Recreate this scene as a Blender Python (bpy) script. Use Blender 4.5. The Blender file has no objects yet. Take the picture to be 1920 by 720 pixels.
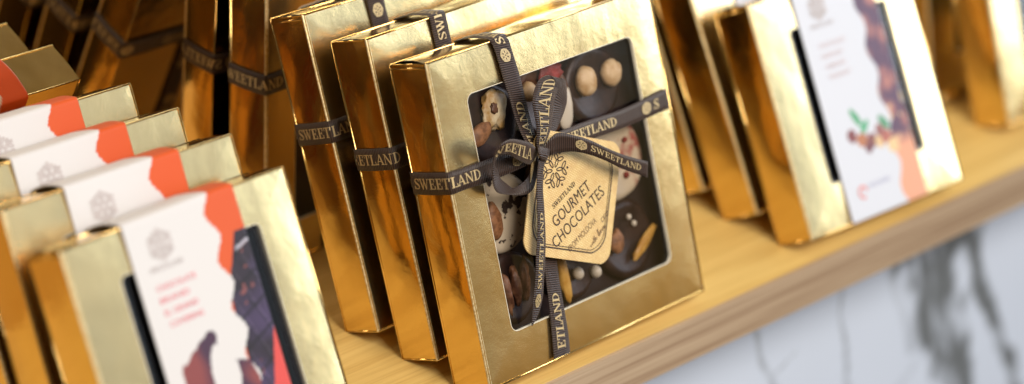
import bpy, bmesh, math, random
import numpy as np
from mathutils import Vector, Matrix, Euler, noise
from mathutils.geometry import tessellate_polygon

K = 0.16            # one building unit (the width of a large box) in metres
sc = bpy.context.scene
# ---------------------------------------------------------------- camera
cam_d = bpy.data.cameras.new('camera'); cam = bpy.data.objects.new('camera', cam_d)
sc.collection.objects.link(cam); sc.camera = cam
cam.location = (-4.18973*K, -3.66421*K, 4.15015*K)
cam.rotation_euler = (1.13061, -0.06254, -0.80173)
cam_d.sensor_width = 36.0; cam_d.lens = 98.88
cam_d.clip_start = 0.05; cam_d.clip_end = 60
cam_d.dof.use_dof = True; cam_d.dof.focus_distance = 8.42*K; cam_d.dof.aperture_fstop = 3.3
cam_d.dof.aperture_blades = 0
# ---------------------------------------------------------------- world
w = bpy.data.worlds.new('World'); sc.world = w; w.use_nodes = True
nt = w.node_tree; bg = nt.nodes['Background']
# a shop interior: bright cool window side towards +x/-y, warm and dim low down and behind
tc = nt.nodes.new('ShaderNodeTexCoord'); sx = nt.nodes.new('ShaderNodeSeparateXYZ')
rp = nt.nodes.new('ShaderNodeValToRGB'); mr = nt.nodes.new('ShaderNodeMapRange')
mr.inputs[1].default_value = -1; mr.inputs[2].default_value = 1
nt.links.new(tc.outputs['Generated'], sx.inputs[0]); nt.links.new(sx.outputs[2], mr.inputs[0])
nt.links.new(mr.outputs[0], rp.inputs[0])
e = rp.color_ramp.elements
e[0].position = .30; e[0].color = (.14, .085, .035, 1); e[1].position = 1.0; e[1].color = (.55, .46, .34, 1)
for p_, c_ in ((.485, (.39, .225, .052, 1)), (.53, (.48, .34, .14, 1)), (.565, (.65, .65, .60, 1)), (.60, (.74, .82, .92, 1)), (.68, (.78, .90, 1.05, 1)), (.80, (.74, .80, .86, 1))):
    x_ = e.new(p_); x_.color = c_
dt = nt.nodes.new('ShaderNodeVectorMath'); dt.operation = 'DOT_PRODUCT'; dt.inputs[1].default_value = (.966, -.259, 0)
nt.links.new(tc.outputs['Generated'], dt.inputs[0])
m3 = nt.nodes.new('ShaderNodeMapRange'); m3.inputs[1].default_value = -1; nt.links.new(dt.outputs['Value'], m3.inputs[0])
m2 = nt.nodes.new('ShaderNodeValToRGB'); e = m2.color_ramp.elements; nt.links.new(m3.outputs[0], m2.inputs[0])
e[0].position = .25; e[0].color = (.10, .08, .06, 1); e[1].position = 1; e[1].color = (1.1, 1.1, 1.1, 1)
for p_, c_ in ((.70, .30), (.87, .50), (.92, .66), (.955, .95)):
    x_ = e.new(p_); x_.color = (c_, c_, c_, 1)
vs = nt.nodes.new('ShaderNodeVectorMath'); vs.operation = 'MULTIPLY'
nt.links.new(rp.outputs[0], vs.inputs[0]); nt.links.new(m2.outputs[0], vs.inputs[1]); nt.links.new(vs.outputs[0], bg.inputs[0])
bg.inputs[1].default_value = 1.0
# ---------------------------------------------------------------- lamps
def area(name, loc, aim, sx_, sy_, power, col):
    l = bpy.data.lights.new(name, 'AREA'); l.shape = 'RECTANGLE'; l.size = sx_*K; l.size_y = sy_*K
    l.energy = power; l.color = col
    o = bpy.data.objects.new(name, l); sc.collection.objects.link(o)
    o.location = Vector(loc)*K
    o.rotation_euler = (Vector(aim)-Vector(loc)).to_track_quat('-Z', 'Y').to_euler()
    return o
area('window_light', (23.4, -8.3, 6.9), (1.9, 1.5, .8), 12.2, 10.2, 68, (.76, .89, 1.0))
area('ceiling_light', (0.5, -5.2, 6.4), (2.2, 1.2, 0), 5, 4, 25, (1.0, .93, .82))
sc.view_settings.view_transform = 'Standard'; sc.view_settings.look = 'None'
sc.view_settings.exposure = .10; sc.view_settings.gamma = 1
sc.render.engine = 'CYCLES'

# ================================================================ materials
def mat(name):
    m = bpy.data.materials.new(name); m.use_nodes = True
    return m, m.node_tree, m.node_tree.nodes['Principled BSDF']
def N(t, k, **kw):
    n = t.nodes.new(k)
    for a, b in kw.items(): setattr(n, a, b)
    return n
def bump(t, b, src, strength, dist, prev=None):
    bp = N(t, 'ShaderNodeBump'); bp.inputs['Strength'].default_value = strength
    bp.inputs['Distance'].default_value = dist
    t.links.new(src, bp.inputs['Height'])
    if prev is not None: t.links.new(prev.outputs[0], bp.inputs['Normal'])
    t.links.new(bp.outputs[0], b.inputs['Normal']); return bp
def noise_n(t, scale, detail=3, rough=.5, vec=None, stretch=None):
    n = N(t, 'ShaderNodeTexNoise'); n.inputs['Scale'].default_value = scale
    n.inputs['Detail'].default_value = detail; n.inputs['Roughness'].default_value = rough
    if vec is None:
        vec = N(t, 'ShaderNodeTexCoord').outputs['Object']
    if stretch:
        mp = N(t, 'ShaderNodeMapping'); mp.inputs['Scale'].default_value = stretch
        t.links.new(vec, mp.inputs[0]); vec = mp.outputs[0]
    t.links.new(vec, n.inputs['Vector']); return n
def simple(name, col, rough=.5, metal=0, spec=.5, coat=0, sss=0):
    m, t, b = mat(name)
    b.inputs['Base Color'].default_value = (*col, 1); b.inputs['Roughness'].default_value = rough
    b.inputs['Metallic'].default_value = metal; b.inputs['Specular IOR Level'].default_value = spec
    b.inputs['Coat Weight'].default_value = coat
    if sss:
        b.inputs['Subsurface Weight'].default_value = sss; b.inputs['Subsurface Scale'].default_value = .002
    return m

def gold(name, base, rough, fine, big):
    m, t, b = mat(name)
    b.inputs['Base Color'].default_value = (*base, 1); b.inputs['Metallic'].default_value = 1
    n0 = noise_n(t, 30, 3); r = N(t, 'ShaderNodeMapRange'); r.inputs[3].default_value = rough-.06; r.inputs[4].default_value = rough+.08
    t.links.new(n0.outputs[0], r.inputs[0]); t.links.new(r.outputs[0], b.inputs['Roughness'])
    oi = N(t, 'ShaderNodeObjectInfo')          # every carton gets its own dents
    tcn = N(t, 'ShaderNodeTexCoord'); ad = N(t, 'ShaderNodeVectorMath'); ad.operation = 'ADD'
    sc_ = N(t, 'ShaderNodeVectorMath'); sc_.operation = 'SCALE'; sc_.inputs['Scale'].default_value = 3.0
    cb = N(t, 'ShaderNodeCombineXYZ'); t.links.new(oi.outputs['Random'], cb.inputs[0]); t.links.new(oi.outputs['Random'], cb.inputs[2])
    t.links.new(cb.outputs[0], sc_.inputs[0]); t.links.new(tcn.outputs['Object'], ad.inputs[0]); t.links.new(sc_.outputs[0], ad.inputs[1])
    v = ad.outputs[0]
    a = noise_n(t, 38, 2, .5, v, (1, 1, .8)); p = bump(t, b, a.outputs[0], .26, .0022*big)
    c = noise_n(t, 330, 3, .55, v, (1, 1, 1)); p = bump(t, b, c.outputs[0], .20, .00032*fine, p)
    d = noise_n(t, 900, 2, .5, v); p = bump(t, b, d.outputs[0], .25, .0001*fine, p)
    return m
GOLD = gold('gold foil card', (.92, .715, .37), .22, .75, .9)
GOLD_SHADED = gold('gold foil shaded side', (.83, .58, .225), .12, 1.0, 1.7)  # same foil, darker: shade between the stacks is put into the side colour
EDGE, t_, b_ = mat('worn foil fold')
b_.inputs['Metallic'].default_value = .55; b_.inputs['Roughness'].default_value = .42
n_ = noise_n(t_, 700, 3, .6); cr = N(t_, 'ShaderNodeValToRGB')
cr.color_ramp.elements[0].position = .36; cr.color_ramp.elements[0].color = (.55, .38, .15, 1)
cr.color_ramp.elements[1].position = .56; cr.color_ramp.elements[1].color = (.78, .64, .38, 1)
t_.links.new(n_.outputs[0], cr.inputs[0]); t_.links.new(cr.outputs[0], b_.inputs['Base Color'])
CUT = simple('cut card rim', (.86, .80, .66), .6)
TRAY = simple('dark tray card', (.030, .019, .017), .5, 0, .4)
BLACK = simple('glossy black tray', (.012, .012, .015), .22)
# clear film
FILM = bpy.data.materials.new('clear film'); FILM.use_nodes = True; t_ = FILM.node_tree
for n in list(t_.nodes): t_.nodes.remove(n)
out = N(t_, 'ShaderNodeOutputMaterial'); mx = N(t_, 'ShaderNodeMixShader'); tr = N(t_, 'ShaderNodeBsdfTransparent')
tr.inputs[0].default_value = (.80, .76, .77, 1)
gl = N(t_, 'ShaderNodeBsdfGlossy'); gl.inputs['Roughness'].default_value = .12; fr = N(t_, 'ShaderNodeMapRange'); lw = N(t_, 'ShaderNodeLayerWeight'); lw.inputs[0].default_value = .5; pw = N(t_, 'ShaderNodeMath'); pw.operation = 'POWER'; pw.inputs[1].default_value = 4; t_.links.new(lw.outputs['Facing'], pw.inputs[0]); t_.links.new(pw.outputs[0], fr.inputs[0]); fr.inputs[3].default_value = .06; fr.inputs[4].default_value = .8
ns = noise_n(t_, 45, 2); bp = N(t_, 'ShaderNodeBump'); bp.inputs['Strength'].default_value = .25; bp.inputs['Distance'].default_value = .001
t_.links.new(ns.outputs[0], bp.inputs['Height']); t_.links.new(bp.outputs[0], gl.inputs['Normal'])
t_.links.new(fr.outputs[0], mx.inputs[0]); t_.links.new(tr.outputs[0], mx.inputs[1]); t_.links.new(gl.outputs[0], mx.inputs[2]); t_.links.new(mx.outputs[0], out.inputs[0])
# grosgrain ribbon (ribs follow the length stored in u)
RIB, t_, b_ = mat('brown grosgrain ribbon')
uv = N(t_, 'ShaderNodeTexCoord'); sp = N(t_, 'ShaderNodeSeparateXYZ'); t_.links.new(uv.outputs['UV'], sp.inputs[0])
mu = N(t_, 'ShaderNodeMath'); mu.operation = 'MULTIPLY'; mu.inputs[1].default_value = 2*math.pi/.0068; t_.links.new(sp.outputs[0], mu.inputs[0])
si = N(t_, 'ShaderNodeMath'); si.operation = 'SINE'; t_.links.new(mu.outputs[0], si.inputs[0])
m01 = N(t_, 'ShaderNodeMapRange'); m01.inputs[1].default_value = -1; t_.links.new(si.outputs[0], m01.inputs[0])
cr = N(t_, 'ShaderNodeValToRGB'); cr.color_ramp.elements[0].color = (.008, .0045, .004, 1); cr.color_ramp.elements[1].color = (.072, .038, .027, 1)
t_.links.new(m01.outputs[0], cr.inputs[0]); t_.links.new(cr.outputs[0], b_.inputs['Base Color'])
b_.inputs['Roughness'].default_value = .48; b_.inputs['Sheen Weight'].default_value = .12; b_.inputs['Sheen Roughness'].default_value = .4
b_.inputs['Sheen Tint'].default_value = (.8, .66, .62, 1)
bump(t_, b_, m01.outputs[0], .7, .0004)
INK = simple('gold ribbon print', (.62, .47, .25), .45, .3)
DARKINK = simple('dark brown print', (.035, .018, .012), .6)
SOFTINK = simple('thin brown print', (.20, .12, .06), .6)
GREYINK = simple('grey print', (.50, .44, .44), .6)
REDINK = simple('red print', (.70, .24, .28), .6)
FAINTINK = simple('faint pink print', (.62, .50, .52), .6)
# kraft tag with fine woven print
TAG, t_, b_ = mat('cream woven tag card')
b_.inputs['Roughness'].default_value = .62
o_ = N(t_, 'ShaderNodeTexCoord').outputs['Object']
brk = N(t_, 'ShaderNodeTexBrick'); brk.inputs['Scale'].default_value = 300; brk.inputs['Color1'].default_value = (.72, .51, .235, 1); brk.inputs['Color2'].default_value = (.78, .58, .30, 1)
brk.inputs['Mortar'].default_value = (.56, .36, .13, 1); brk.inputs['Mortar Size'].default_value = .05
mp = N(t_, 'ShaderNodeMapping'); mp.inputs['Rotation'].default_value = (math.radians(90), 0, 0); t_.links.new(o_, mp.inputs[0]); t_.links.new(mp.outputs[0], brk.inputs['Vector'])
n_ = noise_n(t_, 160, 3); mxc = N(t_, 'ShaderNodeMix'); mxc.data_type = 'RGBA'; mxc.blend_type = 'OVERLAY'; mxc.inputs[0].default_value = .3
t_.links.new(brk.outputs[0], mxc.inputs[6]); t_.links.new(n_.outputs[0], mxc.inputs[7]); t_.links.new(mxc.outputs[2], b_.inputs['Base Color'])
# printed paper whose artwork is a colour attribute
def attr_mat(name, rough, spec=.4, coat=0):
    m, t, b = mat(name); a = N(t, 'ShaderNodeAttribute'); a.attribute_name = 'art'
    t.links.new(a.outputs['Color'], b.inputs['Base Color']); b.inputs['Roughness'].default_value = rough
    b.inputs['Specular IOR Level'].default_value = spec; b.inputs['Coat Weight'].default_value = coat; b.inputs['Coat Roughness'].default_value = .15
    return m
PRINT = attr_mat('printed paper sleeve', .45)
MARBLE = attr_mat('veined white marble', .25, .5)
# wood
def wood(name, c0, c1, c2, rough, stretch):
    m, t, b = mat(name)
    o = N(t, 'ShaderNodeTexCoord').outputs['Object']
    g1 = noise_n(t, 9, 4, .6, o, stretch); g2 = noise_n(t, 70, 4, .65, o, (stretch[0]*.5, stretch[1], stretch[2]))
    mxn = N(t, 'ShaderNodeMix'); mxn.data_type = 'FLOAT'; mxn.inputs[0].default_value = .5
    t.links.new(g1.outputs[0], mxn.inputs[2]); t.links.new(g2.outputs[0], mxn.inputs[3])
    cr = N(t, 'ShaderNodeValToRGB'); e = cr.color_ramp.elements
    e[0].position = .38; e[0].color = (*c0, 1); e[1].position = .60; e[1].color = (*c2, 1); x = e.new(.48); x.color = (*c1, 1)
    t.links.new(mxn.outputs[0], cr.inputs[0]); t.links.new(cr.outputs[0], b.inputs['Base Color'])
    b.inputs['Roughness'].default_value = rough
    bump(t, b, g2.outputs[0], .25, .0004); return m
WOOD = wood('honey oak laminate', (.58, .365, .11), (.70, .47, .155), (.78, .55, .20), .42, (.35, 9, 9))
BAND = wood('grey brown edge band', (.29, .185, .115), (.42, .295, .195), (.53, .395, .27), .5, (.22, 9, 13))
# mirror
MIR = simple('bronze tinted mirror', (.78, .66, .52), .012, 1)
# chocolates
def lumpy(name, c0, c1, scale, rough, bd=.001, thr=(.4, .6), coat=0):
    m, t, b = mat(name); n = noise_n(t, scale, 4, .6); cr = N(t, 'ShaderNodeValToRGB')
    cr.color_ramp.elements[0].position = thr[0]; cr.color_ramp.elements[0].color = (*c0, 1)
    cr.color_ramp.elements[1].position = thr[1]; cr.color_ramp.elements[1].color = (*c1, 1)
    t.links.new(n.outputs[0], cr.inputs[0]); t.links.new(cr.outputs[0], b.inputs['Base Color'])
    b.inputs['Roughness'].default_value = rough; b.inputs['Coat Weight'].default_value = coat
    bump(t, b, n.outputs[0], .5, bd); return m
CHOC = lumpy('dark chocolate', (.020, .010, .008), (.042, .021, .015), 140, .42, .0006)
MILK = lumpy('milk chocolate', (.10, .045, .022), (.16, .075, .038), 140, .38, .0006)
WHITE = lumpy('white chocolate with red crumbs', (.72, .62, .42), (.42, .05, .045), 60, .45, .0005, (.50, .64))
WHITED = lumpy('white chocolate with dark drops', (.70, .62, .44), (.035, .022, .02), 120, .45, .0005, (.55, .58))
NUT = lumpy('hazelnut kernel', (.60, .38, .16), (.84, .64, .36), 150, .5, .0008)
ALM = lumpy('almond skin', (.20, .085, .032), (.40, .19, .08), 260, .55, .0010)
BAN = lumpy('dried banana', (.52, .32, .10), (.88, .78, .50), 110, .45, .0014)
PEEL = lumpy('candied orange peel', (.55, .28, .04), (.72, .44, .10), 120, .35, .0008)
RED = lumpy('dried strawberry', (.18, .015, .012), (.36, .04, .03), 200, .5, .0012)
PEARL = simple('white sugar pearl', (.74, .68, .52), .3)
PECAN = lumpy('pecan kernel', (.10, .04, .018), (.24, .11, .05), 210, .45, .0014)
for m_ in (): pass

# ================================================================ mesh helpers
def link(o, parent=None):
    sc.collection.objects.link(o)
    if parent is not None: o.parent = parent
    return o
def mk(name, verts, faces, mats, parent=None, uvs=None, smooth=False, cols=None, midx=None, solid=0):
    me = bpy.data.meshes.new(name)
    me.from_pydata([(v[0]*K, v[1]*K, v[2]*K) for v in verts], [], faces)
    if not isinstance(mats, (list, tuple)): mats = [mats]
    for m in mats: me.materials.append(m)
    if midx: me.polygons.foreach_set('material_index', midx)
    if uvs is not None:
        l = me.uv_layers.new(name='UVMap')
        for li, lp in enumerate(me.loops): l.data[li].uv = uvs[lp.vertex_index]
    if cols is not None:
        a = me.color_attributes.new('art', 'FLOAT_COLOR', 'POINT')
        c4 = np.ones((len(verts), 4), dtype=np.float32); c4[:, :3] = cols; a.data.foreach_set('color', c4.ravel())
    if smooth: me.polygons.foreach_set('use_smooth', [True]*len(me.polygons))
    me.update()
    o = bpy.data.objects.new(name, me); link(o, parent)
    if solid:
        md = o.modifiers.new('thickness', 'SOLIDIFY'); md.thickness = solid*K; md.offset = 0
    return o
def empty(name, loc, rot=(0, 0, 0)):
    o = bpy.data.objects.new(name, None); o.empty_display_size = .02
    o.location = Vector(loc)*K; o.rotation_euler = rot; return link(o)
def tag(o, label, cat=None, group=None, kind=None):
    o['label'] = label
    if cat: o['category'] = cat
    if group: o['group'] = group
    if kind: o['kind'] = kind
    return o
class MB:
    def __init__(s): s.v = []; s.f = []; s.m = []
    def add(s, v, f, m=0):
        b = len(s.v); s.v += [tuple(x) for x in v]; s.f += [tuple(i+b for i in q) for q in f]; s.m += [m]*len(f)
    def box(s, a, b, m=0):
        (x0, y0, z0), (x1, y1, z1) = a, b
        s.add([(x0,y0,z0),(x1,y0,z0),(x1,y1,z0),(x0,y1,z0),(x0,y0,z1),(x1,y0,z1),(x1,y1,z1),(x0,y1,z1)],
              [(0,3,2,1),(4,5,6,7),(0,1,5,4),(1,2,6,5),(2,3,7,6),(3,0,4,7)], m)
    def bar(s, p, q, r, m=0, n=8, ry=None):
        p, q = Vector(p), Vector(q); d = (q-p).normalized(); a = d.orthogonal().normalized(); b = d.cross(a)
        v = []; 
        for c in (p, q):
            for i in range(n):
                t = 2*math.pi*i/n; v.append(c+a*math.cos(t)*r+b*math.sin(t)*(ry or r))
        f = [(i, (i+1) % n, n+(i+1) % n, n+i) for i in range(n)]+[tuple(range(n))[::-1], tuple(range(n, 2*n))]
        s.add(v, f, m)
    def grid(s, P, nu, nv, m=0, flip=False):
        v = [P(i/nu, j/nv) for j in range(nv+1) for i in range(nu+1)]
        f = []
        for j in range(nv):
            for i in range(nu):
                q = (j*(nu+1)+i, j*(nu+1)+i+1, (j+1)*(nu+1)+i+1, (j+1)*(nu+1)+i)
                f.append(q[::-1] if flip else q)
        s.add(v, f, m)
    def build(s, name, mats, parent=None, smooth=False, **k):
        return mk(name, s.v, s.f, mats, parent, smooth=smooth, midx=s.m, **k)
def rrect(x0, z0, x1, z1, r, n=8):
    pts = []
    for cx, cz, a0 in ((x1-r, z1-r, 0), (x0+r, z1-r, 90), (x0+r, z0+r, 180), (x1-r, z0+r, 270)):
        for i in range(n+1):
            a = math.radians(a0+90*i/n); pts.append((cx+r*math.cos(a), cz+r*math.sin(a)))
    return pts
def blob(name, c, r, mtl, parent, seed=0, amp=.12, rot=0, sub=3, freq=2.2, func=None):
    bm = bmesh.new(); bmesh.ops.create_icosphere(bm, subdivisions=sub, radius=1)
    R_ = Matrix.Rotation(rot, 3, 'Y'); v = []
    for q in bm.verts:
        p = q.co.copy(); k = 1+amp*noise.noise(p*freq+Vector((seed*3.1, seed*1.7, seed)))*2
        if func: p, k = func(p, k)
        p = Vector((p.x*r[0]*k, p.y*r[1]*k, p.z*r[2]*k)); v.append(tuple(R_ @ p+Vector(c)))
    f = [tuple(x.index for x in q.verts) for q in bm.faces]; bm.free()
    return mk(name, v, f, mtl, parent, smooth=True)

# ================================================================ strokes and lettering
SER = {
 'S': (.75, [[(.60,.80,.07),(.54,.93,.07),(.37,.985,.06),(.19,.92,.11),(.12,.74,.17),(.28,.56,.2),(.50,.43,.2),(.62,.25,.17),(.54,.08,.11),(.33,.015,.06),(.14,.08,.07),(.07,.24,.07)], [(.62,1,.06),(.60,.72,.07)], [(.06,.30,.07),(.06,0,.06)]]),
 'W': (1.2, [[(.10,1,.17),(.38,0,.15)], [(.37,.02,.06),(.59,.85,.06)], [(.52,1,.17),(.80,0,.15)], [(.80,.02,.06),(1.06,1,.06)], [(-.03,.97,.06),(.28,.97,.06)], [(.42,.97,.06),(.68,.97,.06)], [(.93,.97,.06),(1.17,.97,.06)]]),
 'E': (.80, [[(.22,0,.18),(.22,1,.18)], [(.04,.97,.06),(.66,.97,.06)], [(.04,.03,.06),(.70,.03,.06)], [(.3,.5,.06),(.52,.5,.06)], [(.66,1,.07),(.62,.70,.04)], [(.70,0,.07),(.66,.32,.04)], [(.51,.36,.05),(.51,.64,.05)]]),
 'T': (.82, [[(.39,0,.18),(.39,1,.18)], [(.03,.97,.06),(.75,.97,.06)], [(.05,1,.06),(.07,.68,.04)], [(.73,1,.06),(.71,.68,.04)], [(.22,.03,.06),(.56,.03,.06)]]),
 'L': (.75, [[(.22,0,.18),(.22,1,.18)], [(.04,.97,.06),(.40,.97,.06)], [(.04,.03,.06),(.68,.03,.06)], [(.68,0,.07),(.64,.34,.04)]]),
 'A': (.92, [[(.08,0,.06),(.42,.98,.06)], [(.42,1,.13),(.74,0,.18)], [(.2,.33,.06),(.62,.33,.06)], [(-.04,.03,.06),(.22,.03,.06)], [(.56,.03,.06),(.90,.03,.06)]]),
 'N': (.95, [[(.15,0,.06),(.15,1,.06)], [(.15,1,.16),(.78,0,.16)], [(.79,0,.06),(.79,1,.06)], [(.0,.97,.06),(.24,.97,.06)], [(.65,.97,.06),(.93,.97,.06)], [(.02,.03,.06),(.29,.03,.06)]]),
 'D': (.92, [[(.22,0,.18),(.22,1,.18)], [(.04,.97,.06),(.38,.97,.06),(.60,.88,.10),(.74,.66,.17),(.76,.5,.18),(.74,.34,.17),(.60,.12,.10),(.38,.03,.06),(.04,.03,.06)]])}
def emblem(cx, cy, r, w_):
    """six leafy sprigs in a ring, each with a dot outside"""
    S_ = []
    for k in range(6):
        a = math.radians(90+60*k); ca, sa = math.cos(a), math.sin(a)
        def T(x, y): return (cx+r*(x*(-sa)+y*ca), cy+r*(x*(-(-ca))+y*sa))
        def leaf(x0, y0, x1, y1, wd):
            dx, dy = x1-x0, y1-y0; L = math.hypot(dx, dy); nx, ny = -dy/L, dx/L; pts = []
            for i in range(13):
                t = i/12*2*math.pi; s = (1-math.cos(t))/2; o = math.sin(t)*wd*(1-.25*s)
                pts.append((*T(x0+dx*s+nx*o, y0+dy*s+ny*o), w_))
            return pts
        S_.append(leaf(0, .60, 0, .17, .10)); S_.append(leaf(.02, .60, .36, .86, .11)); S_.append(leaf(-.02, .60, -.36, .86, .11))
        dx, dy = T(0, .98); S_.append([(dx-w_*.9, dy, w_*2.2), (dx+w_*.9, dy, w_*2.2)])
    return S_
def strokes_mesh(name, items, P, mtl, parent, step=.01, lift=.0016):
    """items: polylines of (x, y, width) in flat units; P(x, y, lift) -> 3D point"""
    V = []; F = []; k = 0
    for pl in items:
        k += 1; lf = lift+(k % 7)*.00012; d = []
        for (a, b) in zip(pl, pl[1:]):
            n = max(1, int(math.hypot(b[0]-a[0], b[1]-a[1])/step))
            for i in range(n): t = i/n; d.append(tuple(a[j]*(1-t)+b[j]*t for j in range(3)))
        d.append(pl[-1]); b0 = len(V)
        for i, (x, y, w_) in enumerate(d):
            x0, y0, _ = d[max(0, i-1)]; x1, y1, _ = d[min(len(d)-1, i+1)]
            L = math.hypot(x1-x0, y1-y0) or 1e-6; nx, ny = -(y1-y0)/L*w_/2, (x1-x0)/L*w_/2
            V.append(P(x+nx, y+ny, lf)); V.append(P(x-nx, y-ny, lf))
        for i in range(len(d)-1): F.append((b0+2*i, b0+2*i+1, b0+2*i+3, b0+2*i+2))
    return mk(name, V, F, mtl, parent)
def serif(word, x, y, h, sp=0):
    S_ = []
    for c in word:
        adv, st = SER[c]
        for pl in st: S_.append([(x+a*h, y+b*h, max(w_, .075)*h) for a, b, w_ in pl])
        x += (adv+sp)*h
    return S_, x
WORD = sum(SER[c][0] for c in 'SWEETLAND')
def ribbon_print(s0, s1, phase, cap=.034, period=.45):
    """SWEETLAND and the ring emblem repeating between lengths s0 and s1; a word starts at `phase`"""
    it = []; k0 = math.floor((s0-phase)/period)-1
    for k in range(k0, k0+int((s1-s0)/period)+4):
        x = phase+k*period; x0 = x
        for c in 'SWEETLAND':
            adv, st = SER[c]
            if x >= s0 and x+adv*cap <= s1:
                for pl in st: it.append([(x+a*cap, (b-.5)*cap, max(w_, .08)*cap) for a, b, w_ in pl])
            x += adv*cap
        cx = x0-.036
        if cx-.02 >= s0 and cx+.02 <= s1:
            it += emblem(cx, 0, .0205, .0026)
            it.append([(cx+.0205*math.cos(a*math.pi/9), .0205*math.sin(a*math.pi/9), .002) for a in range(19)])
    return it
class Ribbon:
    """a band between two edge curves, sampled finely; s runs along it, v in [-1,1] across"""
    def __init__(s, A, B, smooth=True, n=14):
        A = np.array(A, float); B = np.array(B, float)
        if smooth:
            def cr(P):
                P = np.vstack([2*P[0]-P[1], P, 2*P[-1]-P[-2]]); o = []
                for i in range(1, len(P)-2):
                    for k in range(n):
                        t = k/n; o.append(.5*((2*P[i])+(-P[i-1]+P[i+1])*t+(2*P[i-1]-5*P[i]+4*P[i+1]-P[i+2])*t*t+(-P[i-1]+3*P[i]-3*P[i+1]+P[i+2])*t**3))
                o.append(P[-2]); return np.array(o)
            A, B = cr(A), cr(B)
        s.A, s.B = A, B; s.C = (A+B)/2
        s.L = np.concatenate([[0], np.cumsum(np.linalg.norm(np.diff(s.C, axis=0), axis=1))]); s.len = s.L[-1]
    def P(s, x, v, lift, side=1):
        x = min(max(x, 0), s.len); i = min(int(np.searchsorted(s.L, x, side='right'))-1, len(s.L)-2)
        d = s.L[i+1]-s.L[i]; t = (x-s.L[i])/d if d > 1e-9 else 0
        a = s.A[i]*(1-t)+s.A[i+1]*t; b = s.B[i]*(1-t)+s.B[i+1]*t
        n = np.cross(s.C[i+1]-s.C[i], a-b); n = n/(np.linalg.norm(n)+1e-9)
        return tuple((a+b)/2+(a-b)/2*v+n*lift*side)
    def mesh(s, name, parent, mtl=None, nv=5):
        V = []; UV = []; F = []; nu = len(s.L)
        for i in range(nu):
            for j in range(nv):
                t = j/(nv-1); V.append(tuple(s.A[i]*(1-t)+s.B[i]*t)); UV.append((s.L[i], t))
        for i in range(nu-1):
            for j in range(nv-1): F.append((i*nv+j, i*nv+j+1, (i+1)*nv+j+1, (i+1)*nv+j))
        return mk(name, V, F, mtl or RIB, parent, uvs=UV, smooth=True, solid=.0018)
    def letters(s, parent, phase, s0=None, s1=None, cap=.034, vflip=1, side=1, halfw=.036):
        s0 = .012 if s0 is None else s0; s1 = s.len-.012 if s1 is None else s1
        it = ribbon_print(s0, s1, phase, cap)
        if not it: return
        P = lambda x, y, lf: s.P(x, vflip*y/halfw, lf, side)
        return strokes_mesh('lettering', it, P, INK, parent, step=.012, lift=.0022)

# ================================================================ setting
YF = 1.2715; ZS = .1556; YM = 2.578
shelf = empty('wooden_shelf', (2.0, YF, 0)); tag(shelf, 'honey coloured wooden shelf with greyish brown front edge carrying all the gold boxes', 'shelf')
m = MB(); m.box((-8, .008, -ZS), (9, 2.2, 0)); m.build('shelf_board', WOOD, shelf)
m = MB(); m.box((-8, -.006, -ZS-.002), (9, .0075, -.0015)); o = m.build('edge_band', BAND, shelf); o['label'] = 'greyish brown wood edge band along the front of the shelf'
mirror = MB(); mirror.box((-8, 0, .0), (9, .05, 5)); mirror = mirror.build('mirror_panel', MIR)
mirror.location = (2*K, YM*K, .002*K); tag(mirror, 'dark bronze mirror standing behind the boxes and reflecting their backs', 'mirror')

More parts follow.
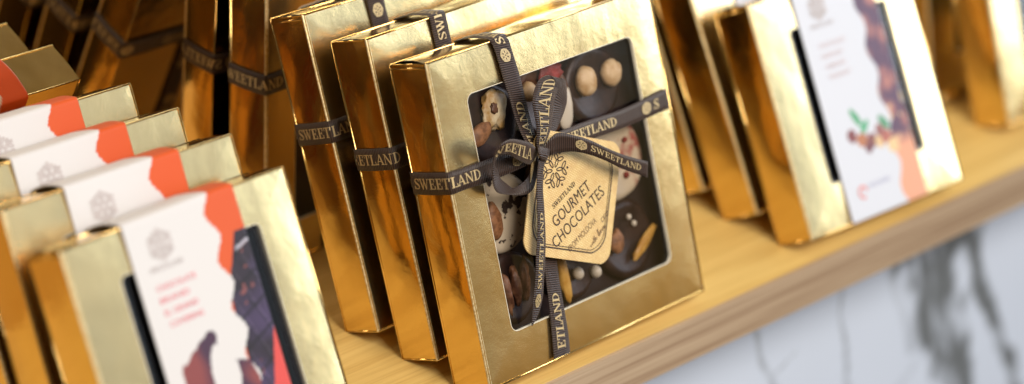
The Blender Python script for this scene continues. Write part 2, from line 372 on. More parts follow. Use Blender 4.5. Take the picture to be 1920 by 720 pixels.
def fbm(x, z, s, o=4, seed=0):
    v = np.zeros_like(x); a = 1.; t = 0
    for k in range(o):
        v += a*np.array([noise.noise(Vector((p*s, q*s, seed+k*7.3))) for p, q in zip(x.ravel(), z.ravel())]).reshape(x.shape); t += a; a *= .5; s *= 2
    return v/t
def marble():
    nx, nz = 300, 180
    X, Z = np.meshgrid(np.linspace(1.6, 6.4, nx), np.linspace(-2.6, -.10, nz))
    wx = X+.06*fbm(X, Z, 3, 3, 1); wz = Z+.06*fbm(X, Z, 3, 3, 9)
    col = np.ones((nz, nx, 3))*np.array([.72, .785, .93]); dark = np.zeros((nz, nx)); edge = fbm(X, Z*.6, 8, 4, 51)*2
    def seg(p, q, w0, w1, k):
        nonlocal dark
        (x0, z0), (x1, z1) = p, q; dx, dz = x1-x0, z1-z0; L2 = dx*dx+dz*dz
        t = np.clip(((wx-x0)*dx+(wz-z0)*dz)/L2, 0, 1); d = np.hypot(wx-x0-t*dx, wz-z0-t*dz); w_ = w0+(w1-w0)*t
        dark = np.maximum(dark, k*np.clip((1.15-d/w_+.55*edge)*1.7, 0, 1))
    def pl(pts, k):
        for a, b in zip(pts, pts[1:]): seg(a[:2], b[:2], a[2], b[2], k)
    pl([(3.60,-.14,.17),(3.80,-.40,.18),(3.92,-.62,.14),(4.08,-.95,.11),(4.25,-1.25,.09),(4.4,-1.7,.07)], .80)
    pl([(3.80,-.16,.10),(4.0,-.28,.10),(4.08,-.40,.07)], .80)
    pl([(3.72,-.2,.12),(3.93,-.42,.13)], .78)
    pl([(3.98,-.20,.06),(4.10,-.42,.075),(4.16,-.62,.05),(4.32,-.85,.04),(4.52,-1.12,.04),(4.7,-1.5,.03)], .85)
    pl([(3.86,-.2,.06),(3.93,-.40,.06),(3.97,-.55,.05)], .80)
    pl([(3.52,-.30,.02),(3.62,-.5,.018),(3.80,-.78,.03)], .25)
    pl([(3.28,-.25,.016),(3.31,-.50,.018),(3.39,-.80,.018),(3.5,-1.0,.016),(3.6,-1.3,.012)], .50)
    pl([(2.76,-.30,.014),(2.84,-.48,.014),(2.93,-.60,.016),(3.0,-.80,.016),(3.2,-1.1,.01)], .46)
    pl([(2.93,-.60,.010),(3.05,-.56,.006)], .3)
    pl([(3.62,-1.05,.03),(3.85,-.85,.02),(3.95,-.7,.01)], .12)
    pl([(4.7,-.62,.02),(4.95,-.78,.03),(5.2,-.72,.02),(5.45,-.45,.015)], .22)
    pl([(2.2,-.6,.02),(2.35,-.9,.02),(2.6,-1.2,.03),(2.7,-1.9,.02)], .3)
    br = fbm(X, Z, 5, 5, 21); st = fbm(X*1.6+Z*.6, Z*.5, 9, 3, 4)
    k = np.clip(dark*(1+.4*br+1.5*st), 0, .92); cl = np.clip(.06*(fbm(X, Z, 1.2, 4, 33)+.25), 0, .1)
    k = np.clip(k+cl, 0, .88)[..., None]
    col = col*(1-k)+np.array([.09, .10, .10])*k
    V = [(x-2, 0, z) for x, z in zip(X.ravel(), Z.ravel())]; F = [(j*nx+i, j*nx+i+1, (j+1)*nx+i+1, (j+1)*nx+i) for j in range(nz-1) for i in range(nx-1)]
    cols = col.reshape(-1, 3); nv = len(V)
    # the slab goes on, plain, beyond the modelled veins; back and sides give it its thickness
    ex = [(-10, 0, -2.6-2), (-10, 0, -.1), (10, 0, -.1), (10, 0, -4.6)]
    e = [(-10,0,-6),(-.4,0,-6),(-.4,0,-.1),(-10,0,-.1), (4.4,0,-6),(10,0,-6),(10,0,-.1),(4.4,0,-.1), (-.4,0,-6),(4.4,0,-6),(4.4,0,-2.6),(-.4,0,-2.6),
         (-10,.1,-6),(10,.1,-6),(10,.1,-.1),(-10,.1,-.1)]
    V += e; F += [tuple(nv+i for i in q) for q in ((0,1,2,3),(4,5,6,7),(8,9,10,11),(12,15,14,13))]
    cols = np.vstack([cols, np.ones((16, 3))*np.array([.72, .785, .93])])
    return mk('marble_slab', V, F, MARBLE, None, cols=cols, smooth=False)
ms = marble(); ms.location = (2*K, (YF+.25)*K, 0); tag(ms, 'white marble wall with grey veins below the wooden shelf', 'marble wall')

# ================================================================ cartons
def carton(parent, W, H, t, win, flap=0.0, label=None):
    """shell of a gift carton; local x across, -y to the viewer, z up"""
    m = MB(); F_ = -t; th = .007
    x0, z0, x1, z1, r = win
    # front panel with a rounded opening
    inner = rrect(x0*W, z0*H, x1*W, z1*H, r)
    outer = []
    for (px, pz) in inner:
        cx, cz = (x0+x1)/2*W, (z0+z1)/2*H; dx, dz = px-cx, pz-cz
        k = min((W-cx)/dx if dx > 1e-6 else 1e9, -cx/dx if dx < -1e-6 else 1e9, (H-cz)/dz if dz > 1e-6 else 1e9, -cz/dz if dz < -1e-6 else 1e9)
        outer.append((cx+dx*k, cz+dz*k))
    # snap nearest points to the four corners
    for c in ((0, 0), (W, 0), (W, H), (0, H)):
        i = min(range(len(outer)), key=lambda i: math.hypot(outer[i][0]-c[0], outer[i][1]-c[1])); outer[i] = c
    n = len(inner)
    def ring(Y, a, b, mi, fl):
        m.add([(x, Y, z) for x, z in a]+[(x, Y, z) for x, z in b], [((i, (i+1) % n, n+(i+1) % n, n+i) if not fl else (n+i, n+(i+1) % n, (i+1) % n, i)) for i in range(n)], mi)
    # the face is gently pillowed: flat at the folds, proud round the opening
    NR = 6; BL = .0055 if label == 'small' else .0034; rows = []
    for k in range(NR+1):
        q = k/NR; rows += [(o_[0]*(1-q)+i_[0]*q, F_-BL*(1-(1-q)**2)*1.0, o_[1]*(1-q)+i_[1]*q) for o_, i_ in zip(outer, inner)]
    m.add(rows, [(k*n+i, k*n+(i+1) % n, (k+1)*n+(i+1) % n, (k+1)*n+i) for k in range(NR) for i in range(n)], 0)
    ring(F_+th, outer, inner, 2, True)
    m.add([(x, F_-BL, z) for x, z in inner]+[(x, F_+th, z) for x, z in inner], [(i, n+i, n+(i+1) % n, (i+1) % n) for i in range(n)], 2)
    # rim: the pale cut edge of the card standing a hair proud
    o2 = rrect(x0*W-.0016, z0*H-.0016, x1*W+.0016, z1*H+.0016, r+.0016)
    ring(F_-BL-.0008, o2, inner, 2, False)
    b = .006
    S = lambda a, c: math.sin(math.pi*a)*math.sin(math.pi*c)
    # sides, back, bottom (slightly bowed), top flap lifting at its ends
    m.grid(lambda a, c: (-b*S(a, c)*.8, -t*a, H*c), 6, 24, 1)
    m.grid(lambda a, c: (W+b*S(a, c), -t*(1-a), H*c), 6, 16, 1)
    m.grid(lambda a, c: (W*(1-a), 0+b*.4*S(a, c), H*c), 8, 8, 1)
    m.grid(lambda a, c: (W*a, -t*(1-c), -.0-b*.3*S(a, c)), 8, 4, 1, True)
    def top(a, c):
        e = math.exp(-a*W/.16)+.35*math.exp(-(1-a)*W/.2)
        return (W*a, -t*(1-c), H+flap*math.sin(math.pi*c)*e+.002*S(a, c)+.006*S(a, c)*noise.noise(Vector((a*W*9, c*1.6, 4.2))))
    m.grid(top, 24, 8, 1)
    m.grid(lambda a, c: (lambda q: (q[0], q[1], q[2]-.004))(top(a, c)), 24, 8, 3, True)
    # tuck-in flap: lip along the left end just under the opening
    m.box((.004, -t+.006, H-.045), (.008, -.006, H-.006), 3)
    if flap > .006: m.bar((-.001, -t, H-.012), (-.001, 0, H-.012), .0032, 1)
    # folds along the edges
    for p, q, rr, mi in (((0, -t, 0), (0, -t, H), .0036, 2), ((W, -t, 0), (W, -t, H), .0034, 1), ((0, -t, H), (W, -t, H), .0034, 1), ((0, -t, 0), (W, -t, 0), .0034, 1),
                         ((0, 0, 0), (0, 0, H), .0030, 1), ((0, 0, H), (W, 0, H), .0030, 1), ((0, -t, 0), (0, 0, 0), .0030, 1), ((W, 0, 0), (W, 0, H), .003, 1), ((0,-t,H),(0,0,H),.0026,1)):
        m.bar(p, q, rr, mi if mi != 2 else 4)
    m.bar((.0085, -t-.0008, .003), (.0085, -t-.0008, H-.004), .0030, 4, 6, .0014)
    c = m.build('carton', [GOLD, GOLD_SHADED, CUT, TRAY, EDGE], parent)
    c.data.polygons.foreach_set('use_smooth', [p.material_index in (0, 1) for p in c.data.polygons])
    # inner tray
    y = MB(); d = .40*t; y.box((.02, -d+.0, .02), (W-.02, -d+.035, H-.02), 0)
    if label == 'small':
        ox0, oz0, ox1, oz1 = x0*W+.006, z0*H+.006, x1*W-.006, z1*H-.006
        for (a_, b_) in (((ox0, oz0), (ox0, oz1)), ((ox1, oz0), (ox1, oz1)), ((ox0, oz0), (ox1, oz0)), ((ox0, oz1), (ox1, oz1))):
            y.bar((a_[0], -t+.014, a_[1]), (b_[0], -t+.014, b_[1]), .010, 0, 10)
    y.build('tray', BLACK if label == 'small' else TRAY, parent)
    fm = MB(); fm.add([(x0*W-.02, -t+.0085, z0*H-.02), (x1*W+.02, -t+.0085, z0*H-.02), (x1*W+.02, -t+.0085, z1*H+.02), (x0*W-.02, -t+.0085, z1*H+.02)], [(0, 1, 2, 3)]); fm.build('window_film', FILM, parent)
    return c

T = .15159
WIN = (.132, .137, .876, .872, .026)
def wrap_ribbon(parent, W, H, t, hc, uc, phase_h, phase_v, hstrand=None, vstrand=None):
    skip_front = hstrand is not None
    """a ribbon band round the carton sideways and one over the top, each with print"""
    hw = .034; g = .0085
    # horizontal: reading direction +x on the front, starts at the back of the left side
    def corner(cx, cy, a0, a1, r=.006):
        return [(cx+r*math.cos(math.radians(a)), cy+r*math.sin(math.radians(a))) for a in np.linspace(a0, a1, 5)]
    left = [(W*.5, g), (.03, g)]+corner(0, 0, 90, 180)+[(-g-.003, -t*.5)]+corner(0, -t, 180, 270)
    if skip_front: path = left
    else: path = left+[(W*.5, -t-g-.002), (W-.02, -t-g)]
    A = [(x, y, hc+hw) for x, y in path]; B = [(x, y, hc-hw) for x, y in path]
    if skip_front: A += [tuple(q) for q in hstrand.A[3:]]; B += [tuple(q) for q in hstrand.B[3:]]
    r1 = Ribbon(A, B, False); o = r1.mesh('ribbon_band', parent); r1.letters(o, phase_h)
    pr = corner(W, -t, 270, 360)+[(W+g+.003, -t*.5)]+corner(W, 0, 0, 90)+[(W*.5, g)]
    r2 = Ribbon([(x, y, hc+hw) for x, y in pr], [(x, y, hc-hw) for x, y in pr], False); o = r2.mesh('ribbon_band', parent); r2.letters(o, .1)
    # vertical
    pv = [] if skip_front else [(-t-g, .0), (-t-g-.002, H*.5), (-t-g, H-.02)]
    pv += [(-t-g, H-.004), (-t-g+.003, H+.006), (-t+.001, H+.010), (-t*.5, H+.016), (-.006, H+.008), (g, H-.004), (g, H*.5), (g, .0)]
    A = [(uc-hw, y, z) for y, z in pv]; B = [(uc+hw, y, z) for y, z in pv]
    if skip_front: A = [tuple(q) for q in vstrand.A[::-1][:-4]]+A; B = [tuple(q) for q in vstrand.B[::-1][:-4]]+B
    r3 = Ribbon(A, B, False); o = r3.mesh('ribbon_band', parent)
    r3.letters(o, phase_v)
    return r1, r3

# ---- the three large ribboned boxes in the middle
main = empty('gift_box', (1.20587, 1.43612, 0), (-.34321, 0, .01853))
tag(main, 'gold window box tied with a brown ribbon bow, front of the middle stack', 'gift box', 'ribboned gold chocolate boxes')
carton(main, 1, 1, T, WIN, .013)

# edge curves of the bow on the front box: (u, h, lift) of one edge then of the other
STR={
'top_loop':[(0.3256, 0.6626, 0.05, 0.36, 0.6583, 0.05), (0.3157, 0.723, 0.075, 0.3903, 0.7032, 0.06), (0.2967, 0.8097, 0.1, 0.4228, 0.7693, 0.06), (0.3254, 0.8546, 0.1, 0.4679, 0.816, 0.05), (0.3698, 0.8665, 0.09, 0.4989, 0.8282, 0.04), (0.4164, 0.8567, 0.075, 0.5196, 0.8115, 0.03), (0.4421, 0.8223, 0.06, 0.5113, 0.7634, 0.03), (0.4267, 0.7602, 0.045, 0.5038, 0.732, 0.02), (0.3837, 0.6885, 0.04, 0.4572, 0.6857, 0.02), (0.3509, 0.6558, 0.04, 0.3875, 0.6459, 0.03)],
'left_loop':[(0.3284, 0.6469, 0.05, 0.3101, 0.6321, 0.05), (0.2767, 0.6857, 0.08, 0.2733, 0.6224, 0.06), (0.2205, 0.7106, 0.1, 0.2094, 0.6532, 0.08), (0.1686, 0.7279, 0.11, 0.1651, 0.6817, 0.09), (0.1336, 0.7259, 0.11, 0.1395, 0.6887, 0.09), (0.1149, 0.7116, 0.1, 0.1303, 0.6847, 0.08), (0.1094, 0.6856, 0.085, 0.1282, 0.6625, 0.065), (0.1108, 0.651, 0.07, 0.1495, 0.6337, 0.05), (0.1159, 0.6055, 0.055, 0.1626, 0.6103, 0.04), (0.1358, 0.5735, 0.045, 0.1851, 0.5891, 0.035), (0.1867, 0.5524, 0.035, 0.2186, 0.5648, 0.03), (0.2405, 0.5354, 0.035, 0.2672, 0.571, 0.03), (0.2805, 0.5374, 0.04, 0.2963, 0.5927, 0.035), (0.3051, 0.5687, 0.045, 0.3161, 0.6155, 0.04), (0.3261, 0.621, 0.05, 0.3215, 0.6389, 0.05)],
'tail_right':[(0.3501, 0.6609, 0.06, 0.3442, 0.6393, 0.06), (0.3677, 0.6793, 0.075, 0.3641, 0.6272, 0.065), (0.3927, 0.6875, 0.085, 0.3916, 0.6247, 0.07), (0.4362, 0.6691, 0.1, 0.4382, 0.6169, 0.085), (0.4922, 0.639, 0.11, 0.4905, 0.5926, 0.1), (0.5484, 0.5986, 0.12, 0.5481, 0.5566, 0.11), (0.6231, 0.5546, 0.12, 0.6131, 0.5133, 0.11), (0.7239, 0.5065, 0.115, 0.7192, 0.4565, 0.105)],
'tail_down':[(0.308, 0.6326, 0.07, 0.3336, 0.6223, 0.07), (0.2774, 0.6048, 0.085, 0.3106, 0.5922, 0.075), (0.2575, 0.5493, 0.085, 0.2936, 0.539, 0.075), (0.252, 0.5012, 0.08, 0.2903, 0.4901, 0.07), (0.2443, 0.4453, 0.075, 0.2839, 0.4302, 0.065), (0.2326, 0.3922, 0.07, 0.2775, 0.3786, 0.06), (0.2201, 0.3442, 0.065, 0.267, 0.3297, 0.055), (0.2168, 0.283, 0.05, 0.2567, 0.2706, 0.045), (0.2051, 0.2174, 0.035, 0.2485, 0.2086, 0.03), (0.2037, 0.1718, 0.02, 0.2278, 0.1642, 0.02), (0.1988, 0.1394, 0.014, 0.2006, 0.1372, 0.014)],
'knot':[(0.3389, 0.664, 0.04, 0.3909, 0.6449, 0.04), (0.3045, 0.665, 0.075, 0.3585, 0.6437, 0.07), (0.288, 0.653, 0.092, 0.335, 0.6335, 0.085), (0.295, 0.6346, 0.085, 0.3318, 0.6178, 0.075), (0.3256, 0.6129, 0.055, 0.3478, 0.6051, 0.05)],
'top_strip':[(0.2665, 1.0054, 0.004, 0.3382, 1.0044, 0.004), (0.2771, 0.9637, 0.005, 0.3447, 0.9552, 0.005), (0.2849, 0.8765, 0.008, 0.354, 0.8722, 0.008), (0.2898, 0.8243, 0.012, 0.3547, 0.8125, 0.012), (0.2925, 0.7543, 0.018, 0.354, 0.7381, 0.018), (0.3002, 0.6911, 0.03, 0.353, 0.6768, 0.03), (0.3246, 0.6463, 0.04, 0.3653, 0.6386, 0.04)],
'bottom_strip':[(0.3271, 0.6208, 0.04, 0.3722, 0.6117, 0.04), (0.3187, 0.456, 0.012, 0.3787, 0.4386, 0.012), (0.3058, 0.2897, 0.006, 0.3601, 0.2766, 0.006), (0.2934, 0.1529, 0.005, 0.3553, 0.1401, 0.005), (0.2843, 0.0844, 0.005, 0.3529, 0.0691, 0.005), (0.2735, 0.006, 0.004, 0.3461, 0.0044, 0.004)],
'right_strip':[(0.3522, 0.6604, 0.04, 0.3514, 0.6141, 0.04), (0.4363, 0.6712, 0.02, 0.4423, 0.6226, 0.02), (0.4861, 0.6713, 0.012, 0.49, 0.6147, 0.012), (0.6126, 0.6698, 0.008, 0.6136, 0.6101, 0.008), (0.7713, 0.664, 0.006, 0.7682, 0.6063, 0.006), (0.9884, 0.6753, 0.004, 0.9838, 0.6102, 0.004)],
'left_strip':[(0.0025, 0.6744, 0.004, 0.0018, 0.6063, 0.004), (0.0444, 0.6709, 0.004, 0.045, 0.6071, 0.004), (0.1797, 0.6695, 0.01, 0.1758, 0.6048, 0.01), (0.263, 0.6648, 0.025, 0.2552, 0.6108, 0.025), (0.3372, 0.6578, 0.04, 0.3315, 0.6195, 0.04)],
}

def strand(k):
    A = [(a, -T-c-.0065, b) for a, b, c, *_ in STR[k]]; B = [(d, -T-f-.0065, e) for *_, d, e, f in STR[k]]
    return Ribbon(A, B)
# bands on the front face, drawn in towards the knot
def face_strand(k, name, phase, s0=None, s1=None, rev=False, vflip=1, side=1, cap=.034):
    r = strand(k)
    if rev: r = Ribbon(r.A[::-1], r.B[::-1], False)
    o = r.mesh(name, main); 
    if phase is not None: r.letters(o, phase, s0, s1, cap, vflip, side)
    return r, o
wrap_ribbon(main, 1, 1, T, .640, .302, .522, .35, strand('left_strip'), strand('top_strip'))
# reading runs to the right / upwards; A edge = top or left edge
face_strand('right_strip', 'ribbon_band', .115, s0=.07)
face_strand('bottom_strip', 'ribbon_band', -.07, rev=True, s0=.0, s1=.36)
bow = []
r, o = face_strand('top_loop', 'bow_loop', -.070, s0=.0, s1=.235, cap=.0372)
r, o = face_strand('left_loop', 'bow_loop', strand('left_loop').len-.272, rev=True, s0=strand('left_loop').len-.262, s1=strand('left_loop').len-.03, cap=.038)
r, o = face_strand('tail_right', 'ribbon_tail', .165, s0=.06, cap=.029)
r, o = face_strand('tail_down', 'ribbon_tail', .115, rev=True, s0=.03, s1=.50, cap=.030)
r, o = face_strand('knot', 'bow_knot', None)

# ---- cream tag, square, hung by a corner
TA = math.radians(22.9); e1 = (math.cos(TA), math.sin(TA)); e2 = (math.sin(TA), -math.cos(TA))
A0 = (.3453, .7153); HD = .268
tg = empty('gift_tag', (0, 0, 0)); tg.location = main.location; tg.rotation_euler = main.rotation_euler
tag(tg, 'square cream card tag with dark lettering hanging by one corner from the bow', 'gift tag')
def tagP(x, y, lift):   # x along the lettering, y down the diagonal from the holed corner
    u = A0[0]+e1[0]*x+e2[0]*y; h = A0[1]+e1[1]*x+e2[1]*y
    return (u, -T-.050-lift-.03*x+.02*y, h)
def sq(off, r, n=6):
    """outline of the tag inset by off with clipped, softened corners"""
    hd = HD-off*math.sqrt(2); pts = []
    cs = [(0, HD-hd), (hd, HD), (0, HD+hd), (-hd, HD)]
    for i, c in enumerate(cs):
        p, q = cs[i-1], cs[(i+1) % 4]
        def tow(a, b, d): L = math.hypot(b[0]-a[0], b[1]-a[1]); return (a[0]+(b[0]-a[0])*d/L, a[1]+(b[1]-a[1])*d/L)
        a, b = tow(c, p, r), tow(c, q, r)
        for k in range(n+1):
            t = k/n; pts.append(((1-t)**2*a[0]+2*t*(1-t)*(c[0]*.55+(a[0]+b[0])*.225)+t*t*b[0], (1-t)**2*a[1]+2*t*(1-t)*(c[1]*.55+(a[1]+b[1])*.225)+t*t*b[1]))
    return pts
ol = sq(0, .038); n = len(ol)
V = [tagP(x, y, 0) for x, y in ol]+[tagP(x, y, -.004) for x, y in ol]
F = [tuple(range(n)), tuple(range(2*n-1, n-1, -1))]+[(i, n+i, n+(i+1) % n, (i+1) % n) for i in range(n)]
mk('card', V, F, TAG, tg)
def loopstroke(off, r, w_): p = sq(off, r); return [(x, y, w_) for x, y in p+[p[0]]]
flip = lambda it: [[(x, -y, w_) for x, y, w_ in pl] for pl in it]
tP = lambda x, y, lf: tagP(x, -y, lf)
strokes_mesh('printed_border', flip([loopstroke(.030, .055, .0045), loopstroke(.038, .052, .0022)]), tP, DARKINK, tg, lift=.0010)
it = emblem(-.014, -.150, .057, .0034)
s_, _ = serif('SWEETLAND', -.086, -.243, .0150*1.0, .0); it += s_
strokes_mesh('emblem_print', it, tP, DARKINK, tg, lift=.0010)
def sans(word, x, y, width, cap, mtl, bold=0, name='lettering', P=tP, parent=tg, lift=.0010, lines=None):
    cu = bpy.data.curves.new('t', 'FONT'); cu.body = word; cu.size = 1; cu.resolution_u = 3; cu.offset = bold
    ob = bpy.data.objects.new('t', cu); sc.collection.objects.link(ob); bpy.context.view_layer.update()
    me = bpy.data.meshes.new_from_object(ob.evaluated_get(bpy.context.evaluated_depsgraph_get()))
    xs = [v.co.x for v in me.vertices]; ys = [v.co.y for v in me.vertices]; x0, x1 = min(xs), max(xs); y0, y1 = min(ys), max(ys)
    V = [P(x+(v.co.x-x0)/(x1-x0)*width, y+(v.co.y-y0)/(y1-y0)*cap, lift) for v in me.vertices]
    F = [tuple(p.vertices) for p in me.polygons]
    bpy.data.objects.remove(ob); bpy.data.curves.remove(cu); bpy.data.meshes.remove(me)
    return mk(name, V, F, mtl, parent)
sans('GOURMET', -.112, -.296, .190, .037, DARKINK, 0)
sans('CHOCOLATES', -.150, -.347, .266, .037, DARKINK, 0)
sans('FROM MOLDOVA', -.108, -.394, .146, .020, SOFTINK)
hand = [[(0,.5),(.12,0),(.25,.45),(.38,0),(.5,.5)],[(.62,.5),(.60,.1),(.70,.0),(.74,.15)],[(.85,1),(.80,.1),(.92,0)],[(.72,.6),(1.0,.6)],[(1.05,1.1),(1.0,0),(1.12,.5),(1.22,.4),(1.2,0),(1.3,.1)],
        [(1.75,.0),(1.65,.1),(1.85,1.3),(1.75,1.3),(1.68,.0),(1.8,.0),(1.95,.45),(2.1,.5),(2.15,.15),(1.98,.05),(1.95,.4),(2.15,.5),(2.3,.5),(2.38,.0),(2.55,.5),(2.62,.2),(2.8,.5),(2.72,.6),(2.62,.2),(2.75,0),(3.0,.3)],
        [(2.85,1.3),(2.9,1.9),(3.25,1.9),(3.3,1.3),(3.0,1.1),(2.85,1.3)],[(3.3,1.3),(3.45,1.9),(3.8,1.8),(3.75,1.3),(3.45,1.2),(3.3,1.4)],[(3.7,1.5),(4.1,1.8),(4.4,1.7)]]
strokes_mesh('script_print', [[(-.030+x*.030, -.442+y*.017+x*.004, .0028) for x, y in pl] for pl in hand], tP, SOFTINK, tg, lift=.0010)
# eyelet slot near the holed corner
m = MB(); 
V = []; 
for k in range(16):
    a = k*math.pi/8; V.append(tagP(.010*math.cos(a), .040+.016*math.sin(a), .0012))
mk('hole', V, [tuple(range(16))], TRAY, tg)

# ---- chocolates behind the window
def choc(u, h, r, mtl, label, cat, seed, rim=None):
    e = empty('chocolate_disc', (0, 0, 0)); e.location = main.matrix_basis @ (Vector((u, -.40*T-.002, h))*K)
    e.rotation_euler = main.rotation_euler; tag(e, label, cat, 'chocolates behind the window')
    V = []; n = 40
    prof = [(0, .0), (.9, 0), (1, .008), (1, .020), (.93, .030), (.80, .033), (.74, .029), (0, .028)]
    for rr, d in prof:
        for k in range(n):
            a = 2*math.pi*k/n; q = 1+.035*noise.noise(Vector((math.cos(a)*1.3, math.sin(a)*1.3, seed*2.2)))*2
            V.append((r*rr*q*math.cos(a), -d, r*rr*q*math.sin(a)))
    F = [(j*n+k, j*n+(k+1) % n, (j+1)*n+(k+1) % n, (j+1)*n+k) for j in range(len(prof)-1) for k in range(n)]
    mk('chocolate_base', V, F, mtl, e, smooth=True); return e
main.matrix_basis  # rotation/location as set
bpy.context.view_layer.update()
def off(e, u, h, cu, ch, y=-.040): return (u-cu, y, h-ch)
alm = lambda p, k: (Vector((p.x*(1-.28*p.z), p.y, p.z)), k)
C = {}
c = choc(.262, .755, 0.130, CHOC, 'dark chocolate disc with pale dried banana and almond, upper left window corner', 'chocolate', 1)
blob('dried_banana', (.020, -.040, .036), (.052, .014, .062), BAN, c, 3, .22, .3); blob('almond', (-.050, -.040, -.020), (.030, .016, .052), ALM, c, 1, .06, 1.15, func=alm)
blob('banana_core', (.012, -.052, .040), (.014, .006, .018), MILK, c, 5, .3)
c = choc(.505, .765, 0.126, MILK, 'milk chocolate disc with red strawberry and white slice behind the upright bow loop', 'chocolate', 2)
blob('dried_strawberry', (.040, -.042, .075), (.046, .014, .038), RED, c, 4, .25); blob('hazelnut', (-.065, -.042, .040), (.028, .022, .032), NUT, c, 4, .06)
blob('white_slice', (.085, -.036, -.055), (.030, .010, .068), PEARL, c, 6, .08, .25)
c = choc(.735, .752, 0.126, CHOC, 'dark chocolate disc carrying two peeled hazelnuts, in the upper right window corner', 'chocolate', 3)
blob('hazelnut', (-.045, -.046, .022), (.042, .026, .048), NUT, c, 7, .05); blob('hazelnut', (.072, -.046, .020), (.043, .026, .043), NUT, c, 8, .05)
c = choc(.250, .480, 0.126, WHITED, 'white chocolate disc with dark drops and brown nut, middle left of the window', 'chocolate', 4)
blob('almond', (-.058, -.040, -.012), (.034, .016, .058), ALM, c, 9, .06, .1, func=alm)
c = choc(.500, .500, 0.124, MILK, 'milk chocolate disc almost hidden behind the cream tag', 'chocolate', 5)
blob('almond', (.0, -.04, 0), (.03, .016, .05), ALM, c, 9, .06, .1, func=alm)
c = choc(.775, .500, 0.132, WHITE, 'white chocolate disc sprinkled with red crumbs, right of the cream tag', 'chocolate', 6)
for i, (a, b, q) in enumerate(((-.03, .05, .020), (-.05, -.03, .016), (.03, -.06, .012), (.05, .05, .010))):
    blob('berry_crumb', (a, -.033, b), (q, .006, q*.8), RED, c, i+11, .3)
c = choc(.235, .245, 0.112, CHOC, 'dark chocolate disc topped with pecan halves, in the lower left window corner', 'chocolate', 7)
for i in range(3): blob('pecan', (-.045+.042*i, -.040, -.005+.01*i), (.017, .016, .062), PECAN, c, 20+i, .22, .12*i-.05)
c = choc(.490, .245, 0.120, CHOC, 'dark chocolate disc with peel stick and two white pearls below the cream tag', 'chocolate', 8)
blob('orange_peel', (-.052, -.042, -.030), (.020, .013, .085), PEEL, c, 30, .12, -.02)
for a in (.010, .088): blob('sugar_pearl', (a, -.044, -.036-.018*(a > .05)), (.0185, .0185, .0205), PEARL, c, 31, .02)
c = choc(.755, .245, 0.128, CHOC, 'dark chocolate disc with almond and slanting orange peel, lower right window corner', 'chocolate', 9)
blob('almond', (-.058, -.042, .010), (.030, .016, .040), ALM, c, 32, .06, .2, func=alm)
blob('orange_peel', (.062, -.044, -.030), (.018, .010, .078), PEEL, c, 33, .12, 1.0)
for a, b in ((.022, .066), (.040, .040)): blob('sugar_pearl', (a, -.036, b), (.010, .008, .010), PEARL, c, 34, .05)

# ---- second, third and fourth large boxes
b2 = empty('gift_box', (1.20604, 1.66305, 0), (-.36704, 0, .03195)); tag(b2, 'ribboned gold box in the middle of the stack, right behind the bow box', 'gift box', 'ribboned gold chocolate boxes')
carton(b2, 1, 1, T, WIN, .006); wrap_ribbon(b2, 1, 1, T, .635, .300, .43, .925)
b3 = empty('gift_box', (1.19264, 1.90276, 0), (-.39898, 0, .00222)); tag(b3, 'ribboned gold box third from the front of the middle stack, leaning furthest back', 'gift box', 'ribboned gold chocolate boxes')
carton(b3, 1, 1, T, WIN, .008); wrap_ribbon(b3, 1, 1, T, .635, .290, .522, .985)
b4 = empty('gift_box', (1.250, 2.517, 0), (-.0305, 0, .0641)); tag(b4, 'ribboned gold box standing almost upright against the mirror behind the middle stack', 'gift box', 'ribboned gold chocolate boxes')
carton(b4, 1, 1, T+.004, WIN, .008); wrap_ribbon(b4, 1, 1, T+.004, .650, .300, .475, .30)

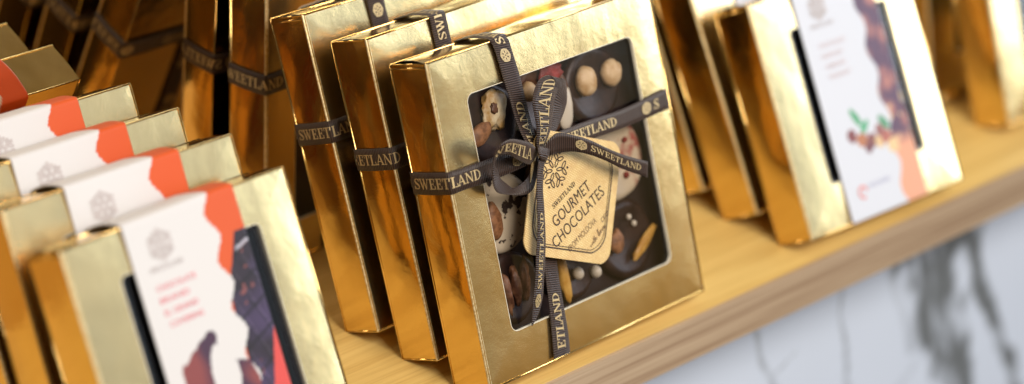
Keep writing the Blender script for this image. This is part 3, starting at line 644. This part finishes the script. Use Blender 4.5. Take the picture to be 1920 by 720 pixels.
# ---- sleeved small boxes
S2 = .81242
def art(kind, X, H_):
    """colour of the sleeve print at (u across the box, h up the box; h>1 runs over the top)"""
    n1 = fbm(X, H_, 9, 3, 3); n2 = fbm(X, H_, 22, 3, 8); n3 = fbm(X*1.0+H_*.5, H_, 5, 2, 12)
    col = np.zeros(X.shape+(3,)); 
    b = .620+.020*np.cos(2*np.pi*(H_-.86)/.165)
    if kind == 'cocoa':
        col[:] = (.63, .605, .61)
        right = X > b; red = np.array([.60, .080, .010]); dk = np.array([.020, .011, .022])
        pur = np.array([.052, .032, .085]); k = np.clip((n3+.15)*3, 0, 1)[..., None]; d = dk*(1-k)+pur*k
        k2 = ((np.abs(np.sin((X*1.2+H_)*22)) < .10) & (n1 > .0))[..., None]; d = np.where(k2, d*.4, d)
        gx = ((X*.92+H_*.38)*15) % 1; gz = ((H_*.92-X*.38)*11) % 1; gl = ((gx < .10) | (gz < .12))[..., None]; d = np.where(gl, d*.35+np.array([.0, 0, .0]), d); hl = ((gx > .10) & (gx < .17) & (gz > .15))[..., None]; d = np.where(hl, d*1.9+.02, d)
        k3 = (n2 > .30)[..., None]; d = np.where(k3, np.array([.20, .06, .06]), d)
        isdk = (H_ < .855) & (X > .705-.55*np.clip(.86-H_, 0, .2)*.9)
        c = np.where(isdk[..., None], d, red); c = np.where(((X > .715+.35*(H_-.40)) & (H_ < .50) & (H_ > .28))[..., None], np.array([.62, .07, .06]), c)
        st = (np.abs(H_-.80-(X-.7)*.3) < .006) & (X > .69); c = np.where(st[..., None], np.array([.40, .38, .45]), c)
        col = np.where(right[..., None], c, col)
        sp = (H_ < .545+.10*n1-.9*(X-.43)**2*6) & (H_ > .10) & ~((X-.50)**2*3+(H_-.42)**2 < .010+.006*n1)
        sp &= (X > .325)
        cs = np.array([.055, .022, .05])*(1-k)+np.array([.22, .05, .05])*k
        col = np.where((sp & ~right)[..., None], cs, col)
    else:
        b = .632+.018*np.cos(2*np.pi*(H_-.57)/.2)-.06*np.clip(.4-H_, 0, .4)+.005*n1
        col[:] = (.60, .61, .68)
        right = X > b
        cell = np.array([noise.voronoi(Vector((x*11, h*11, 2.0)))[0][0] for x, h in zip(X.ravel(), H_.ravel())]).reshape(X.shape)
        k = np.clip(1.25-cell*2.2+.4*n1, 0, 1)[..., None]
        c = np.array([.10, .045, .09])*(1-k)+np.array([.52, .20, .15])*k
        kk = ((n2 > .22) & (H_ < .5))[..., None]; c = np.where(kk, np.array([.70, .50, .28]), c)
        sal = np.clip((.30-H_+.05*n1)*14, 0, 1)[..., None]; c = c*(1-sal)+np.array([.72, .33, .20])*sal
        col = np.where(right[..., None], c, col)
        for cx, cz, r1, r2, an, cc in ((.435,.415,.017,.046,.5,(.05,.30,.12)),(.475,.365,.016,.036,-.9,(.06,.34,.16)),(.600,.355,.017,.040,.7,(.06,.26,.12)),(.385,.345,.030,.030,0,(.20,.05,.05)),(.440,.315,.036,.030,0,(.42,.16,.07)),
                              (.500,.300,.034,.032,0,(.22,.07,.06)),(.545,.285,.030,.030,0,(.66,.46,.24)),(.590,.295,.032,.030,0,(.40,.12,.09)),(.47,.275,.026,.024,0,(.16,.05,.06)),(.56,.33,.028,.026,0,(.28,.10,.09)),(.62,.25,.035,.03,0,(.72,.50,.26))):
            dx, dz = X-cx, H_-cz; a = dx*math.cos(an)+dz*math.sin(an); bb = -dx*math.sin(an)+dz*math.cos(an)
            col = np.where(((a/r1)**2+(bb/r2)**2 < 1+.5*n1)[..., None], np.array(cc), col)
    return col
def sleeve(parent, kind, W, H, t):
    g = .0095; U0, U1 = .252, .752; nx = 90
    prof = [(-t-g, h*H) for h in np.linspace(-.002, 1.0, 170)]+[(-t-g+.0015, H+g*.7)]+[(y, H+g+.010*math.sin(math.pi*(1+y/t))) for y in np.linspace(-t+.003, -.003, 22)]+[(g*.5, H+g*.5)]+[(g, h*H) for h in np.linspace(1, 0, 8)]
    arc = []; L = -.002; last = prof[0]
    for q in prof: L += math.hypot(q[0]-last[0], q[1]-last[1])/H; arc.append(L); last = q
    us = np.linspace(U0, U1, nx); X, A = np.meshgrid(us, arc)
    V = [(u*W, y, z) for (y, z) in prof for u in us]; F = [(j*nx+i, j*nx+i+1, (j+1)*nx+i+1, (j+1)*nx+i) for j in range(len(prof)-1) for i in range(nx-1)]
    o = mk('paper_sleeve', V, F, PRINT, parent, cols=art(kind, X, A).reshape(-1, 3), smooth=True, solid=.003)
    P = lambda x, y, lf: (x*W, -t-g-lf, y*H)
    strokes_mesh('emblem_print', emblem(.388, .905, .052, .006)+serif('SWEETLAND', .315, .822, .0185)[0], P, GREYINK, o, lift=.0030)
    ink = REDINK if kind == 'cocoa' else FAINTINK
    if kind == 'cocoa':
        rows = (('CHOCOLATE', .318, .757, .175), ('BRAND', .318, .715, .13), ('EL GRAND', .322, .672, .15), ('COVERING', .330, .630, .150))
    else:
        rows = (('CHOCOLATE', .335, .735, .165), ('HAZELNUT', .335, .690, .14), ('ALMOND', .340, .645, .13), ('WALNUT', .345, .600, .14))
    for wd, x, y, wi in rows: sans(wd, x, y, wi, .021, ink, .01, 'lettering', P, o, .0030)
    if kind != 'cocoa':
        strokes_mesh('round_logo', [[(.359+.024*math.cos(a*math.pi/8), .108+.024*math.sin(a*math.pi/8), .010) for a in range(14)]], P, simple('logo red', (.70, .16, .14), .6), o, lift=.0030)
        sans('CHOCOLATIER', .40, .115, .14, .018, simple('logo blue', (.42, .42, .60), .6), 0, 'lettering', P, o, .0030)
    return o
SWIN = (.195, .185, .822, .850, .02)
def small_proto(kind, label, cat, group):
    e = empty('chocolate_box', (0, 0, 0)); tag(e, label, cat, group)
    carton(e, S2, S2, T, SWIN, .010, 'small'); sleeve(e, kind, S2, S2, T); return e
def kids(o): return [c for c in bpy.data.objects if c.parent == o]
def copy_tree(o, parent=None):
    c = o.copy(); sc.collection.objects.link(c); c.parent = parent
    for ch in kids(o): copy_tree(ch, c)
    return c
G1 = 'gold boxes in red and white sleeves'; G2 = 'gold boxes in nut patterned sleeves'; G3 = 'plain gold boxes at the far right'
left_lab = ['nearest left stack gold box, its red and white sleeve showing a dark chocolate picture', 'second gold box of the left stack, its sleeve emblem in full view',
            'third gold box of the left stack, sleeve emblem half in view', 'hindmost gold box of the left stack, next to the mirror']
left = [(-.11416, 1.41511, .45434, .04132), (-.09749, 1.71455, .4397, -.00112), (-.094, 1.94508, .45329, -.00063), (-.09124, 2.17397, .45184, -.00239)]
p1 = small_proto('cocoa', left_lab[0], 'chocolate box', G1)
for i, (x, y, th, yw) in enumerate(left):
    o = p1 if i == 0 else copy_tree(p1)
    o.location = Vector((x, y, 0))*K; o.rotation_euler = (-th, 0, yw); o['label'] = left_lab[i]
right_lab = ['front gold box of the right stack, white sleeve printed with nuts and leaves', 'gold box directly behind the nut sleeve box in the right stack', 'rearmost gold box of the right stack, seen just past the bow box']
right = [(2.74863, 1.42737, .49517, -.034), (2.75101, 1.67398, .50861, .01811), (2.75304, 1.91781, .503, .00108)]
p2 = small_proto('nuts', right_lab[0], 'chocolate box', G2)
for i, (x, y, th, yw) in enumerate(right):
    o = p2 if i == 0 else copy_tree(p2)
    o.location = Vector((x, y, 0))*K; o.rotation_euler = (-th, 0, yw); o['label'] = right_lab[i]
far_lab = ['blurred gold box at the far right edge, nearest the shelf front', 'blurred gold box standing just left of the far right edge box']
for i, (x, y, th, yw) in enumerate([(4.13, 1.60, .36, 0), (4.12, 1.95, .22, 0)]):
    e = empty('plain_gold_box', (x, y, 0), (-th, 0, yw)); tag(e, far_lab[i], 'chocolate box', G3)
    carton(e, S2, S2, T, SWIN, .008, 'small')
